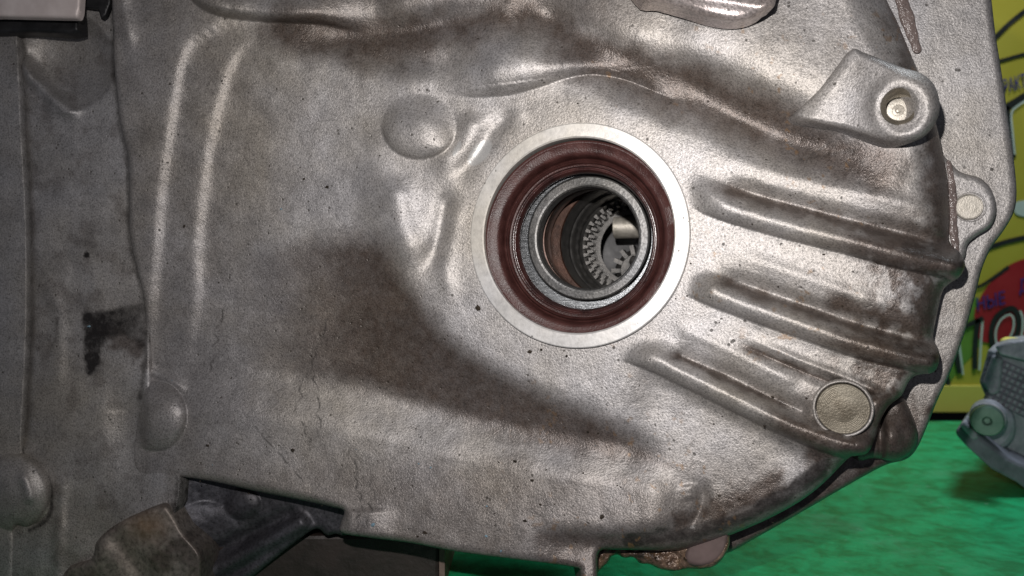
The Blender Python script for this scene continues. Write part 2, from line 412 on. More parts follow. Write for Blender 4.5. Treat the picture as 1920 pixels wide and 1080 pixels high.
OUT = [ # u, v, roll width px, drop mm
 (212,-120,10,2),(210,0,10,2),(212,60,10,2),(215,130,10,2),(225,230,10,3),(240,300,10,3),(242,400,10,3),(243,440,10,3),(255,500,8,2),(268,550,8,1.6),
 (273,600,8,1.6),(274,650,8,1.6),(269,700,8,1.2),(262,745,6,.4),(255,800,4,.2),(250,850,4,.2),(262,888,6,1),(330,893,18,4),(400,903,20,6),(480,921,20,7),(560,937,16,7),
 (620,950,12,5),(645,958,10,4),(640,978,10,4),(640,999,10,4),(690,1008,14,5),(770,1018,14,4),(860,1035,14,3),(1000,1053,14,3),(1078,1064,12,3),(1088,1076,12,3),(1090,1130,12,3),
 (1118,1130,10,3),(1120,1075,10,4),(1124,1034,14,5),(1160,1031,26,8),(1240,1032,34,10),(1285,1030,40,12),(1330,1017,44,13),(1380,999,46,13),(1440,973,46,13),(1500,940,46,13),
 (1545,905,40,12),(1590,860,20,8),(1605,855,26,8),(1628,848,30,9),(1642,818,30,9),(1652,786,30,9),(1668,760,30,9),(1690,742,26,9),(1706,712,26,9),(1725,702,24,10),(1745,700,24,11),(1758,688,24,12),(1761,660,26,12),
 (1750,634,40,14),(1753,610,60,15),(1760,575,60,15),(1768,545,50,15),(1780,532,26,12),(1800,518,24,12),(1810,496,24,12),(1800,474,30,12),(1780,452,50,14),(1780,400,62,15),(1777,340,62,15),
 (1768,290,62,16),(1752,220,64,18),(1728,150,70,20),(1705,95,74,22),(1682,40,80,22),(1655,-20,80,22),(1635,-120,80,22)]
L2 = [(835,170),(775,180),(728,215),(708,280),(708,340),(718,400),(735,460),(765,520),(800,575),(850,632),(910,680),(1000,722),(1100,765),(1190,812),(1255,858),(1305,905),(1325,960),(1320,1020)]
L3 = [(270,770),(420,765),(560,785),(720,818),(880,855),(1040,885),(1180,905),(1300,930)]
def body_h(u, v):
    R = Relief(u, v)
    # hub plateau falling to the lower left
    L = spline(L2); d, t, sg = polydist(u, v, L)
    s = d*sg; sp = 9*np.logaddexp(0, s/9)
    ip = lambda a, b: sum(np.interp(v+o, a, b) for o in range(-60, 61, 15))/9
    amp = ip([165, 230, 330, 440, 560, 700, 840, 930, 1020], [0, 2.5, 4.5, 6.5, 10, 11, 10.5, 5, 0])
    lam = ip([200, 400, 560], [45, 50, 70])
    R.h += -amp*(1-np.exp(-np.maximum(sp, 0)/lam))
    # lower rim rising out of the valley (a broad soft flank)
    d3, t3, s3 = polydist(u, v, spline(L3)); q = d3*s3
    R.h += 8.5*smooth((q+85)/100)*smooth((u-150)/300)*smooth((1480-u)/260)*smooth((1330-u)/120+.0)
    # flat spine between the two upright edges at the left
    R.step([(500,30),(420,50),(362,80),(340,125),(328,200),(312,300),(302,400),(294,500),(287,600),(280,680),(275,740)], 3.0, 20, a=.16, b=.22)
    R.step([(520,70),(460,90),(432,130),(412,200),(392,290),(381,380),(374,470),(374,545),(366,610),(352,690),(345,740)], 2.7, 20, a=.18, b=.25)
    R.ridge([(222,-40),(232,20),(243,75),(250,110)], 2.5, 14, 0, .4)
    # lip across the top left
    R.lip([(335,-40),(362,4),(400,27),(450,37),(520,43),(600,46),(700,66)], 12, 9, 90, a=.15, b=.4)
    R.ridge([(540,62),(640,72),(740,62),(850,42),(960,10)], -4.5, 34, .3, .35)
    R.ridge([(600,100),(700,112),(800,120),(900,108),(980,80)], -3.2, 24, .4, .4)
    R.ridge([(700,10),(850,-10),(1000,-30)], 4, 40, .2, .5)
    # swell above the seal, and its crease
    R.lip([(815,172),(880,182),(950,179),(1010,164),(1060,147),(1110,140),(1170,149),(1235,175),(1320,215)], 10.5, 22, 100, a=.25, b=.4)
    R.ridge([(700,175),(800,140),(900,120),(1000,95),(1060,90)], 2.2, 36)
    # long hollow running down to the right
    R.ridge([(960,-10),(1060,60),(1160,112),(1280,160),(1400,215),(1500,262),(1600,300),(1690,340)], -10.0, 50, .12, .3)
    R.ridge([(1130,150),(1250,190),(1370,235),(1480,285),(1560,310)], -2.5, 28, .2, .3)
    R.ridge([(1260,20),(1400,90),(1520,140),(1600,200)], 2.5, 80, .2, .2)
    # round boss and the swellings left of the seal
    x = (u-786)/70; y = (v-236)/62; r2 = x*x+y*y
    R.h += 8.5*np.maximum(0, 1-r2)**(.5+1.0*smooth(.5-y*.9+x*.25))*(.65+.35*smooth(y*.6+.5))
    R.ridge([(745,318),(742,360),(748,410),(768,465),(785,512)], 4.2, 32, .25, .3)
    R.ridge([(838,345),(836,390),(824,450),(800,520)], -3.0, 19, .25, .3)
    R.ridge([(872,372),(852,415),(838,465),(836,520),(858,580)], 1.4, 20, .2, .3)
    R.ridge([(975,205),(925,255),(885,305),(845,345)], -2.4, 22, .2, .3)
    R.ridge([(890,205),(880,245),(862,285),(800,318)], 2.2, 24, .2, .3)
    R.ridge([(990,200),(950,240),(915,280)], 1.0, 14, .3, .3)
    # cooling ribs on the right
    # lands between the ribs end in an edge above a groove, then the round rib
    def rib(c, g, hr, hg, w, a=.12, wu=None):
        R.tube([(x, y-3) for x, y in c], hr*1.2, w*1.0, w*1.12, a)
        R.ridge([(x, y-w*2.35) for x, y in g], .9, w*.6, .3, .1, 2)
        R.ridge(g, -hg*1.3, w*.8, .18, 0, 2.2)
    rib([(1272,345),(1330,378),(1400,402),(1500,430),(1600,455),(1700,482),(1800,502)], [(1330,338),(1420,368),(1510,392),(1600,416),(1700,440),(1790,462)], 6.5, 3.4, 24)
    rib([(1282,524),(1340,552),(1420,582),(1500,610),(1600,645),(1690,668),(1770,684)], [(1330,512),(1420,544),(1510,574),(1600,605),(1700,632),(1740,645)], 6.5, 3.2, 23)
    rib([(1165,652),(1220,674),(1300,712),(1400,762),(1480,800),(1550,828),(1620,846)], [(1240,652),(1310,680),(1400,722),(1470,757),(1500,772)], 6.2, 3.2, 21)
    R.ridge([(1375,640),(1440,668),(1510,698),(1570,722),(1650,758)], -2.6, 11, .3, .1)
    R.ridge([(1385,628),(1440,652),(1510,682),(1580,708),(1660,742)], 1.6, 10, .3, .1)
    R.ridge([(1190,640),(1230,645),(1290,665),(1370,702)], 1.6, 12, .3, .4)
    # below the last rib the wall steps back
    R.step([(1180,665),(1220,684),(1300,724),(1400,776),(1480,816),(1550,846),(1620,866)], -3.6, 22, 260, a=.2, b=0, off=10)
    # right edge shading fold of the lands
    R.step([(1700,250),(1722,330),(1735,420),(1725,520),(1715,620),(1690,720)], -2.5, 60, a=.2, b=.2, side=-1)
    # bottom of the casing
    R.step([(985,985),(1030,998),(1110,1004),(1200,1000),(1262,985),(1310,960)], -6.0, 22, 90, a=.3, b=.25)
    R.ridge([(1308,895),(1318,930),(1306,970),(1285,1000)], -2.0, 12, .3, .3)
    R.ridge([(1290,905),(1296,940)], 1.2, 16, .3, .3)
    R.step([(1100,1000),(1104,1080),(1104,1140)], -1.5, 16, 60, a=.2, b=0, side=-1)
    # small raised pad at the lower edge
    sx = smooth((u-642)/16)*smooth((748-u)/60)*smooth((v-948)/16); R.h += 2.0*sx
    # half boss at the left seam
    x = (u-292)/58; y = (v-780)/66; R.h += 8.5*np.maximum(0, 1-(x*x+y*y))**.6*smooth((u-255)/26)
    R.ridge([(272,690),(300,705),(335,722),(350,745)], 2.0, 9, .1, .4)
    # casting unevenness
    R.h += .55*fbm(u, v, 120, 1)+.16*fbm(u, v, 34, 2)+.05*fbm(u, v, 12, 3, 2)
    # level the casting round the machined ring
    r = seal_r(u, v); k = 1-smooth((r-47.5)/15)
    R.h = R.h*(1-k)+(RH-2.3)*k
    lev = smooth((r-48)/3)
    return R.h
def blobm(u, v, pts, w, seed, edge=.35, nsc=30):
    d, t, s = polydist(u, v, spline(pts)); return smooth((w-d+w*edge*1.6*fbm(u, v, nsc, seed))/(w*edge))
def body_marks(u, v):
    a = np.zeros(u.shape+(4,)); n = fbm(u, v, 90, 11); n2 = fbm(u, v, 22, 12)
    # brown oil film beside the hub, with the dim slope's shade painted in
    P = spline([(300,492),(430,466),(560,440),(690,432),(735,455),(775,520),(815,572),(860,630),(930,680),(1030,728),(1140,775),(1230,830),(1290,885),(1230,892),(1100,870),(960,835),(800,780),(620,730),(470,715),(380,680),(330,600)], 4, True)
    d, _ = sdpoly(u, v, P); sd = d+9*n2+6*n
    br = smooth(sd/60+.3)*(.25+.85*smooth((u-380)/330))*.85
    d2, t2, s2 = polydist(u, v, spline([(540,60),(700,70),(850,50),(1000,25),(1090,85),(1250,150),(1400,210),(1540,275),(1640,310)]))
    br = np.maximum(br, .95*smooth((88-d2+30*n+12*n2)/80))  # hollow along the top darkened: its slope shade put into the colour
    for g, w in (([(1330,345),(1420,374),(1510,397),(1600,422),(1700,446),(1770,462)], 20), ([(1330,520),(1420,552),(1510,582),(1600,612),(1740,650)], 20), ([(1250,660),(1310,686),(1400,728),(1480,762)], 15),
                 ([(1380,645),(1440,668),(1510,698),(1650,756)], 10), ([(1500,850),(1570,850),(1600,830),(1660,760)], 45), ([(1540,560),(1700,600),(1740,560),(1740,620)], 30), ([(1250,985),(1330,960),(1450,905)], 50), ([(1690,-60),(1700,60),(1740,180),(1765,300),(1768,420)], 55)):  # final entry paints the shade of the right edge roll-off
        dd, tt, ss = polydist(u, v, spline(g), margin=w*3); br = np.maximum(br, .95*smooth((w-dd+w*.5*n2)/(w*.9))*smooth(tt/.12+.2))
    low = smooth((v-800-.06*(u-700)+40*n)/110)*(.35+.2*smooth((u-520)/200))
    br = np.maximum(br, .85*smooth((v-975+20*n)/40)*smooth((u-960+30*n)/80)); br = np.maximum(br, low); br = np.maximum(br, .30*smooth((640-u+40*n)/260)+.08*n)  # lower and left sides darkened: dull grime plus painted light falloff
    br = np.maximum(br, .55*smooth((135-v-.05*abs(u-800)+30*n+14*n2)/70)*smooth((u-430)/160)*smooth((1240-u)/120))  # top centre darkened as well, hollow shade painted in
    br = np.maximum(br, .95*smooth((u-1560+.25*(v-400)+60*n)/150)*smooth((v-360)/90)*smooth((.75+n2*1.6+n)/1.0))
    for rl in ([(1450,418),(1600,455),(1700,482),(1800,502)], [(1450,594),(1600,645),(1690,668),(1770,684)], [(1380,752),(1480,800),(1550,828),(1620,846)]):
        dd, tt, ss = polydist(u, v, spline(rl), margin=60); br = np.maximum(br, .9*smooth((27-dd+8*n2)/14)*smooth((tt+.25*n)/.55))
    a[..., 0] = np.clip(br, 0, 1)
    # black grease, with the shadow lines under the ribs painted in
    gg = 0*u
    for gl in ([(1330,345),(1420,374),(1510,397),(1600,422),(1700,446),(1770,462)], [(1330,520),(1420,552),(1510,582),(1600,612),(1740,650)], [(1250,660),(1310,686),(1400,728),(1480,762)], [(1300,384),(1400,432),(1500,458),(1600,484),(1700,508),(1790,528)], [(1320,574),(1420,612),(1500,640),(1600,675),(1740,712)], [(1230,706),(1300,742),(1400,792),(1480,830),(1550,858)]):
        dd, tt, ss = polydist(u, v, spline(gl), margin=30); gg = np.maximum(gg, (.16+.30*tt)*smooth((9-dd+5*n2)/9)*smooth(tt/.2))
    g = .75*blobm(u, v, [(1545,870),(1480,925),(1380,975),(1290,1000),(1180,1012)], 16, 21)
    g = np.maximum(g, .55*blobm(u, v, [(1700,460),(1760,480),(1800,490)], 14, 22)); g = np.maximum(g, .5*blobm(u, v, [(1690,655),(1745,670)], 16, 23))
    g = np.maximum(g, .5*blobm(u, v, [(1520,292),(1560,265)], 3, 24)); g = np.maximum(g, .35*blobm(u, v, [(1500,300),(1600,282)], 4, 25))
    g = np.maximum(g, gg)
    rr = random.Random(3)
    for (cu, cv, L_, dx) in ((425,560,150,-.25),(590,700,130,.1),(615,590,190,-.35),(480,800,110,.8),(655,840,100,.2),(700,900,90,-.1),(675,950,75,-.05),(560,790,60,.5),(1000,600,0,0)):
        if not L_: continue
        pts = [(cu+dx*k+rr.uniform(-7, 7), cv+k) for k in range(0, L_, 11)]
        dd, tt, ss = polydist(u, v, np.array(pts, float), margin=6); g = np.maximum(g, .75*smooth((2.2-dd)/1.6)*(.4+.6*smooth(np.sin(tt*19+cu)+.6)))
    a[..., 1] = g
    # worn flat spots
    def ell(c, rx, ry, ang):
        q = math.radians(ang); x = u-c[0]; y = v-c[1]; X = (x*math.cos(q)+y*math.sin(q))/rx; Y = (-x*math.sin(q)+y*math.cos(q))/ry
        return smooth((1-np.sqrt(X*X+Y*Y)+.10*n2)*6)
    a[..., 2] = np.maximum(ell((899,287), 32, 16, -48), ell((857,279), 17, 5, -62))*.8
    # rust specks
    a[..., 3] = .55*smooth((fbm(u, v, 14, 31)-.42)/.1)*smooth((fbm(u, v, 140, 32)-.0)/.2)*smooth((u-850)/300)
    return a
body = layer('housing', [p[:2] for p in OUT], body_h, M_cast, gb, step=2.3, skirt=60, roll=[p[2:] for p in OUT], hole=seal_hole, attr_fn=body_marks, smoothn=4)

# ---- left casing behind the seam
def casing_h(u, v):
    R = Relief(u, v)
    R.h += -5.4-2.0*smooth((790-v)/200)
    x = (u-125)/92; y = (v-118)/92; R.h -= 11*np.maximum(0, 1-(x*x+y*y))**.8
    R.ridge([(28,112),(60,145),(105,188),(160,222)], 9.0, 16, .1, .4)
    R.dome((98,508), 38, 38, .9, p=.8); R.ridge([(60,560),(90,545),(110,600),(105,760)], 1.2, 14, .2, .3)
    R.ridge([(118,880),(112,960),(108,1100)], 1.5, 12, .2, 0)
    R.ridge([(24,-140),(27,-20),(35,100),(41,250),(49,400),(51,560),(47,700),(41,850)], -7, 9, 0, .05)
    R.step([(60,960),(150,990),(200,1090)], 2, 50, 200)
    R.h += .5*fbm(u, v, 110, 5)+.12*fbm(u, v, 30, 6)
    k = smooth((u-185)/70)*smooth((v-690)/90); R.h = R.h*(1-k)+(body_h(u, v)-.12)*k
    R.h -= 8*smooth((u-278)/16)*smooth((886-v)/10)
    return R.h
def casing_marks(u, v):
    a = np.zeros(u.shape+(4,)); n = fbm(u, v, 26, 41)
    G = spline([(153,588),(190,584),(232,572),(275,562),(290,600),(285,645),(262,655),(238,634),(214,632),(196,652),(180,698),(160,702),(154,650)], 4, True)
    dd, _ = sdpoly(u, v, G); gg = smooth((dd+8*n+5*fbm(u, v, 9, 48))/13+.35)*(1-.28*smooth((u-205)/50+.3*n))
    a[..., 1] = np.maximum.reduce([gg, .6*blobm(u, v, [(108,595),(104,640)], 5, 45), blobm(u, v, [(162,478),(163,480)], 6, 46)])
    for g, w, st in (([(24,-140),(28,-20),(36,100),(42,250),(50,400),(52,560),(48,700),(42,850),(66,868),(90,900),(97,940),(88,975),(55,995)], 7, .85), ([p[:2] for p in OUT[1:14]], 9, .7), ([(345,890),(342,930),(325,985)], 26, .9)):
        dd, tt, ss = polydist(u, v, spline(g), margin=w*3); a[..., 1] = np.maximum(a[..., 1], st*smooth((w-dd+2.5*n)/(w*.8)))  # seam, lug edge and recess side painted dark: shade, plus joint grime
    a[..., 0] = np.maximum(.8*blobm(u, v, [(200,625),(255,640)], 32, 47, .8), .35*smooth(n*2))
    return a
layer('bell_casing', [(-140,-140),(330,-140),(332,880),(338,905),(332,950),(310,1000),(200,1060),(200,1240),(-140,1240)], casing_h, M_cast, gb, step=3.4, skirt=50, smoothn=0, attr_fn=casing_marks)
# ---- outermost rim at the far left with its lug
def rim_h(u, v):
    R = Relief(u, v); R.h += -4.6+.3*fbm(u, v, 80, 8)
    R.dome((28,922), 66, 72, 9.0, p=.6); R.ridge([(36,880),(52,915),(56,950)], 1.8, 10)
    return R.h
layer('rim', [(-140,-140),(24,-140),(26,-20),(34,100),(40,250),(48,400),(50,560),(46,700),(40,845),(62,868),(84,900),(92,940),(84,970),(52,988),(30,985),(30,1020),(28,1080),(20,1240),(-140,1240)], rim_h, M_cast, gb, step=3,
      skirt=12, roll=[(3,.3)]*13+[(14,4)]*6, smoothn=4, attr_fn=lambda u, v: np.stack([0*u, .5*smooth((6-polydist(u, v, spline([(24,-140),(26,-20),(34,100),(40,250),(48,400),(50,560),(46,700),(40,845)]))[0])/6), 0*u, 0*u], -1))  # shade painted along the rim edge to continue the dark seam
# ---- lower casing under the overhang, recess shade and grime in its dark colour
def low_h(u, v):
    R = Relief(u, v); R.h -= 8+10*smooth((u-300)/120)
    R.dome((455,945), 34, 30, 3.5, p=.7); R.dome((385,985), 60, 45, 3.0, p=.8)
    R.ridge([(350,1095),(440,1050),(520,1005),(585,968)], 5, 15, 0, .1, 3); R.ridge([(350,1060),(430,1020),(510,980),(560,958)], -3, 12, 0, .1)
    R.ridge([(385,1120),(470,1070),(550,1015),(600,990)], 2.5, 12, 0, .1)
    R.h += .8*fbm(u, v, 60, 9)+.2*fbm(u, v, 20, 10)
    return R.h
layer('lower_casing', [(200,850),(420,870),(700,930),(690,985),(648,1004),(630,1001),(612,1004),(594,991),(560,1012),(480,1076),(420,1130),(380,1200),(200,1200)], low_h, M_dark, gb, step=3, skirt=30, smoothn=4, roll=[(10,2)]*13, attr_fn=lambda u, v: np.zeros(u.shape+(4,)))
def pad_h(u, v):
    R = Relief(u, v); R.h += 7*smooth((u-120)/110)-1.0; R.ridge([(200,1000),(240,1040),(300,1130)], -2.5, 22, 0, 0); R.ridge([(200,985),(185,1040),(150,1100)], 3, 18, .1, .1)
    R.h += .9*fbm(u, v, 45, 13)+.4*fbm(u, v, 15, 14); return R.h
layer('mounting_pad', [(120,1075),(170,1050),(182,1015),(215,985),(262,962),(306,946),(322,962),(345,1000),(376,1040),(377,1090),(372,1200),(100,1200)], pad_h, M_pad, gb, step=3, skirt=22, smoothn=4, roll=[(9,2.5)]*12,
      attr_fn=lambda u, v: np.stack([.6*smooth(fbm(u, v, 40, 15)*2+.4), 0*u, 0*u, .55*np.exp(-((u-275)/40)**2-((v-985)/28)**2)], -1))
# ---- flange behind on the right
FL = [(1560,-120),(1845,-120),(1858,-10),(1866,60),(1877,130),(1890,220),(1901,300),(1906,360),(1901,398),(1882,432),(1858,466),(1841,505),(1827,560),(1806,632),(1782,698),(1757,752),(1738,800),(1718,843),(1697,862),(1660,872),(1600,904),(1500,962),(1420,1007),(1366,1036),(1330,1036),(1300,1000),(1350,900),(1500,700),(1560,300)]
def fl_h(u, v):
    R = Relief(u, v); R.h += .4*fbm(u, v, 90, 16)+.12*fbm(u, v, 20, 17); R.h -= 3*smooth((v-820)/120); R.h += 3.0*np.exp(-((v-450)/130)**2)*smooth((1800-u)/80)*0; return R.h
def fl_m(u, v):
    a = np.zeros(u.shape+(4,)); n = fbm(u, v, 24, 18)
    a[..., 0] = np.clip(.9*smooth((v-640+60*n)/260)+.25*smooth(n*2)*smooth((v-300)/200), 0, 1); a[..., 1] = .35*smooth((v-800)/60)*smooth(n*2+.5)
    return a
layer('flange', FL, fl_h, M_flange, gb, step=3, skirt=9, back=27, roll=[(13,4)]*len(FL), attr_fn=fl_m, smoothn=4)
TB = [(1740,280),(1775,298),(1800,322),(1838,334),(1860,358),(1868,392),(1858,424),(1832,442),(1814,458),(1808,484),(1790,500),(1740,500)]
layer('flange_lug', TB, lambda u, v: .2*fbm(u, v, 20, 19), M_flange, gb, step=2.5, skirt=12, back=19, roll=[(11,4)]*12, attr_fn=lambda u, v: np.zeros(u.shape+(4,)), smoothn=4)
LB = [(1590,720),(1672,738),(1694,745),(1706,768),(1717,795),(1721,820),(1713,843),(1696,858),(1672,864),(1640,859),(1600,853)]
layer('corner_lobe', LB, lambda u, v: -2+7*np.exp(-((u-1672)/26)**2-((v-822)/36)**2)-4*np.exp(-((u-1652)/7)**2)+.3*fbm(u, v, 30, 20), M_cast, gb, step=2.5, skirt=25, back=15, roll=[(20,8)]*11,
      attr_fn=lambda u, v: np.stack([.95+0*u, .25*smooth(fbm(u, v, 20, 21)+.5), 0*u, 0*u], -1), smoothn=4)
# ---- mounting lug with a threaded hole, top right
def P3(u, v, h=0, back=0):
    u = np.array(float(u)); v = np.array(float(v)); y = base_y(u, v)-h/1000+back/1000; return Vector(to3(u, v, y))
LUGH = 4.5
def lug_h(u, v):
    d = ((u-1690)*.93+(v-200)*.0)
    R = Relief(u, v); R.h += LUGH+.2*fbm(u, v, 40, 22)
    R.h += 8.0*smooth((u-1560)/150)-3.6*smooth((1575-u-(v-150)*.62)/60)
    R.h += 1.2*np.exp(-((np.hypot((u-1690), (v-202))-50)/14)**2)
    return R.h
def hole_at(c, r, ax=.95):
    return lambda u, v: np.hypot((u-c[0])/ax, v-c[1])-r
LG = [(1598,92),(1570,125),(1535,168),(1496,210),(1500,220),(1540,232),(1600,248),(1650,264),(1690,270),(1730,258),(1755,228),(1762,195),(1752,160),(1728,138),(1690,126),(1645,108),(1618,98)]
layer('mounting_lug', LG, lug_h, M_cast, gb, step=2.2, skirt=22, roll=[(6,1),(6,.8),(6,.8),(6,.8),(8,1.5),(12,4),(15,5),(16,6),(17,6),(17,6),(17,6),(17,6),(17,6),(18,6),(17,6),(14,5),(10,3)], hole=hole_at((1690,198), 34), smoothn=4,
      attr_fn=lambda u, v: np.zeros(u.shape+(4,)))
cl = P3(1690, 198, LUGH+8.2); axl = Vector((KR, 1, 0)).normalized(); k = cl.y/F*1000
sharpen(lathe('bolt_hole', [(0.6, 36*k), (0.2, 34*k), (0.5, 32*k), (2.6, 25.5*k), (3.0, 24.5*k), (12, 24*k), (12.5, 20*k)], cl, axl, simple('worn_hole_edge', (.16, .14, .11), (.30, .27, .22), .7, .4, 200, .4, 1200), gb, 64))
sharpen(lathe('stud_end', [(9, 23*k), (8.2, 22.5*k), (8.0, 19*k), (8.0, 11*k), (8.3, 10*k), (8.1, 6*k), (8.4, 3*k), (8.3, 0.001)], cl, axl, M_brass, gb, 48))
# ---- bar crossing the top edge
BR = [(1150,-130),(1195,-6),(1240,8),(1290,22),(1335,36),(1380,42),(1415,36),(1440,20),(1456,-4),(1462,-130)]
layer('hose_bracket', BR, lambda u, v: 17+1.8*np.exp(-((v-4-(u-1380)*.15)/14)**2)+.12*fbm(u, v, 40, 24), cast('shiny_casting', (.34, .30, .29), (.46, .42, .41), .6, (.32, .42), 900, .5), gb, step=2.4, skirt=8, roll=[(16,6)]*10, attr_fn=lambda u, v: np.zeros(u.shape+(4,)), smoothn=4)
# ---- pale plate and the dark gap, top left corner
layer('cover_plate', [(-140,-140),(152,-140),(152,-10),(150,22),(146,34),(90,33),(0,31),(-140,31)], lambda u, v: 16+0*u+.3*fbm(u, v, 60, 25), M_paleplate, gb, step=4, skirt=4, roll=[(5,1.5)]*8, attr_fn=None, smoothn=0)
layer('gap_shade_strip', [(-140,20),(147,20),(148,60),(130,64),(60,60),(0,63),(-140,63)], lambda u, v: 3+.8*fbm(u, v, 30, 26), M_black, gb, step=4, skirt=8, roll=[(5,2)]*7, smoothn=0)  # black strip standing in for the shade of the gap under the plate
layer('hole_shade_patch', [(154,-60),(207,-60),(206,4),(197,28),(189,34),(184,16),(154,12)], lambda u, v: 1.2+0*u, M_black, gb, step=3, skirt=3, smoothn=0)  # flat black patch standing in for the darkness of a hole
# ---- lower crusted tab below the casing
def tab_h(u, v):
    R = Relief(u, v); crust = smooth((1300-u)/14); R.h += (2.2*fbm(u, v, 26, 27)+1.0*fbm(u, v, 9, 28))*crust; R.dome((1335,1030), 60, 48, 2.5, p=.8); return R.h
layer('drain_tab', [(1085,1000),(1200,1000),(1300,990),(1345,1004),(1366,1000),(1368,1020),(1360,1040),(1342,1060),(1318,1067),(1290,1066),(1262,1071),(1235,1066),(1218,1058),(1200,1056),(1188,1045),(1170,1046),(1158,1040),(1146,1044),(1140,1054),(1126,1068),(1112,1082),(1090,1088),(1080,1060)],
      tab_h, M_lump, gb, step=2, skirt=10, back=13, roll=[(7,3)]*23, smoothn=3, attr_fn=lambda u, v: np.stack([.3+0*u, .8*np.exp(-((u-1205)/32)**2-((v-1040)/16)**2), 0*u, .25*smooth(fbm(u, v, 12, 29)*3)], -1))
pk = layer('smooth_plug', [(1300,1010),(1330,1002),(1362,998),(1364,1020),(1356,1040),(1338,1056),(1315,1062),(1290,1058),(1284,1040)], lambda u, v: 1.5+.2*fbm(u, v, 40, 30), simple('dusty_rose_metal', (.09, .065, .06), (.14, .10, .095), .2, .6, 60, .2, 300), gb, step=2.4, skirt=5, back=12, roll=[(8,2)]*9)

# ---- machined ring, seal, bearing and differential inside the bore
sharpen(lathe('machined_ring', [(3.0, 48.0), (1.0, 48.0), (.15, 47.8), (0, 47.4), (0, 42.2), (.4, 41.6), (3, 41.4), (20, 41.4), (26, 41)], CF, AX, M_ring, gb, 220), 8)
CS = CF+Vector((.0008, 0, -.0016))
seal = sharpen(lathe('oil_seal', [(2.2, 42.4), (1.6, 41.6), (1.7, 41.0), (2.2, 40.6), (2.4, 38), (2.9, 36.8), (3.6, 36.2), (7.5, 35.6), (8.8, 35.4), (9.2, 35.0), (8.0, 34.6), (7.2, 34.0), (7.8, 33.5), (9.4, 33.3), (9.5, 33.0), (8.6, 32.7), (8.7, 32.4), (10.2, 32.2)], CS, AX, M_rubber, gb, 200, .03), 50)
lip = lathe('seal_lip', [(10.2, 32.3), (10.6, 31.9), (10.0, 31.4), (9.9, 31.0), (10.4, 30.7), (12.2, 30.1), (13.2, 29.8), (14.0, 29.9), (14.8, 31.2), (16.5, 32)], CS, AX, M_lip, seal, 200, .03)
# garter spring: small coils just behind the lip
def coil(name, C, r, cr, turns, s, mat, parent, n=7):
    a = AX; x = Vector((0, 0, 1)).cross(a).normalized(); z = a.cross(x); co = []; fa = []
    seg = turns*2
    for i in range(seg):
        t = 2*math.pi*i/seg; d = x*math.cos(t)+z*math.sin(t); q = cr*(1.0 if i % 2 else .72)
        for j in range(n):
            p = 2*math.pi*j/n+i*.5; co.append(tuple(Vector(C)+a*((s+q*math.sin(p))/1000)+d*((r+q*math.cos(p))/1000)))
    for i in range(seg):
        for j in range(n): fa.append((i*n+j, ((i+1) % seg)*n+j, ((i+1) % seg)*n+(j+1) % n, i*n+(j+1) % n))
    return mesh_np(name, co, fa, mat, parent)
coil('garter_spring', CS, 31.3, .85, 150, 12.2, M_plate, seal)
CI = CF+Vector((.0013, 0, 0))
sharpen(lathe('thrust_plate', [(18.2, 40), (18.2, 28.4), (18.6, 28.0), (22, 28.0)], CI, AX, M_plate, gb, 160))
race = sharpen(lathe('bearing_race', [(20, 27.5), (16.6, 27.5), (16.0, 26.9), (15.9, 24.2), (16.1, 23.4), (16.9, 22.8), (18.2, 22.6), (22.5, 22.5), (22.8, 22.9)], CI, AX, M_race, gb, 160), 14)
bore = sharpen(lathe('bore_sleeve', [(22.6, 24.4), (27, 24.4), (27.4, 23.2), (28.6, 23.0), (29.0, 23.8), (36, 23.8), (36.5, 24.4), (44, 24.9)], CI, AX, M_rust, gb, 160))
CG = CF+Vector((.0085, 0, 0))
sharpen(lathe('thrust_washer', [(45.0, 40), (45.0, 27.9), (45.6, 27.5), (47, 27.6)], CG, AX, M_rust, gb, 120))
hub = sharpen(lathe('gear_hub', [(46, 27.8), (46.2, 27.6), (47, 27.3), (62, 27.1), (62.4, 26.4), (63.4, 25.9), (73, 25.6), (92, 25.4), (92, 18)], CG, AX, M_gear, gb, 160))
gear = sharpen(lathe('side_gear', [(76.5, 25.6), (76, 24.8), (76.6, 24.2), (94, 24.0), (94, 25)], CG, AX, M_gear, gb, 120))
xa = Vector((0, 0, 1)).cross(AX).normalized(); za = AX.cross(xa)
def frame(C, s, t, r):
    d = xa*math.cos(t)+za*math.sin(t); e = AX.cross(d)
    return Matrix(((d.x, AX.x, e.x, 0), (d.y, AX.y, e.y, 0), (d.z, AX.z, e.z, 0), (0, 0, 0, 1))), C+AX*(s/1000)+d*(r/1000)
tooth_me = {}
for row, (s, ln, r) in enumerate(((80.5, 6.0, 23.2), (88.0, 7.0, 22.0))):
    for i in range(34):
        t = 2*math.pi*(i+row*.5)/34; Mx, loc = frame(CG, s, t, r)
        if row not in tooth_me:
            a, b = .0020, .00062+0*row
            co = [(x, y*ln/2000, z*w) for y in (-1, 1) for (x, z, w) in ((a*.8, -1, .0011), (-a*.8, -1, .0006), (-a*.8, 1, .0006), (a*.8, 1, .0011))]
            fa = [(0, 1, 2, 3), (7, 6, 5, 4), (0, 4, 5, 1), (1, 5, 6, 2), (2, 6, 7, 3), (3, 7, 4, 0)]
            me = bpy.data.meshes.new('tooth'); me.from_pydata(co, [], fa); me.materials.append(M_gear); tooth_me[row] = me
        ob = bpy.data.objects.new('tooth', tooth_me[row]); COL.objects.link(ob); ob.parent = gear
        Mx = Mx.copy(); Mx.translation = loc; ob.matrix_local = Mx
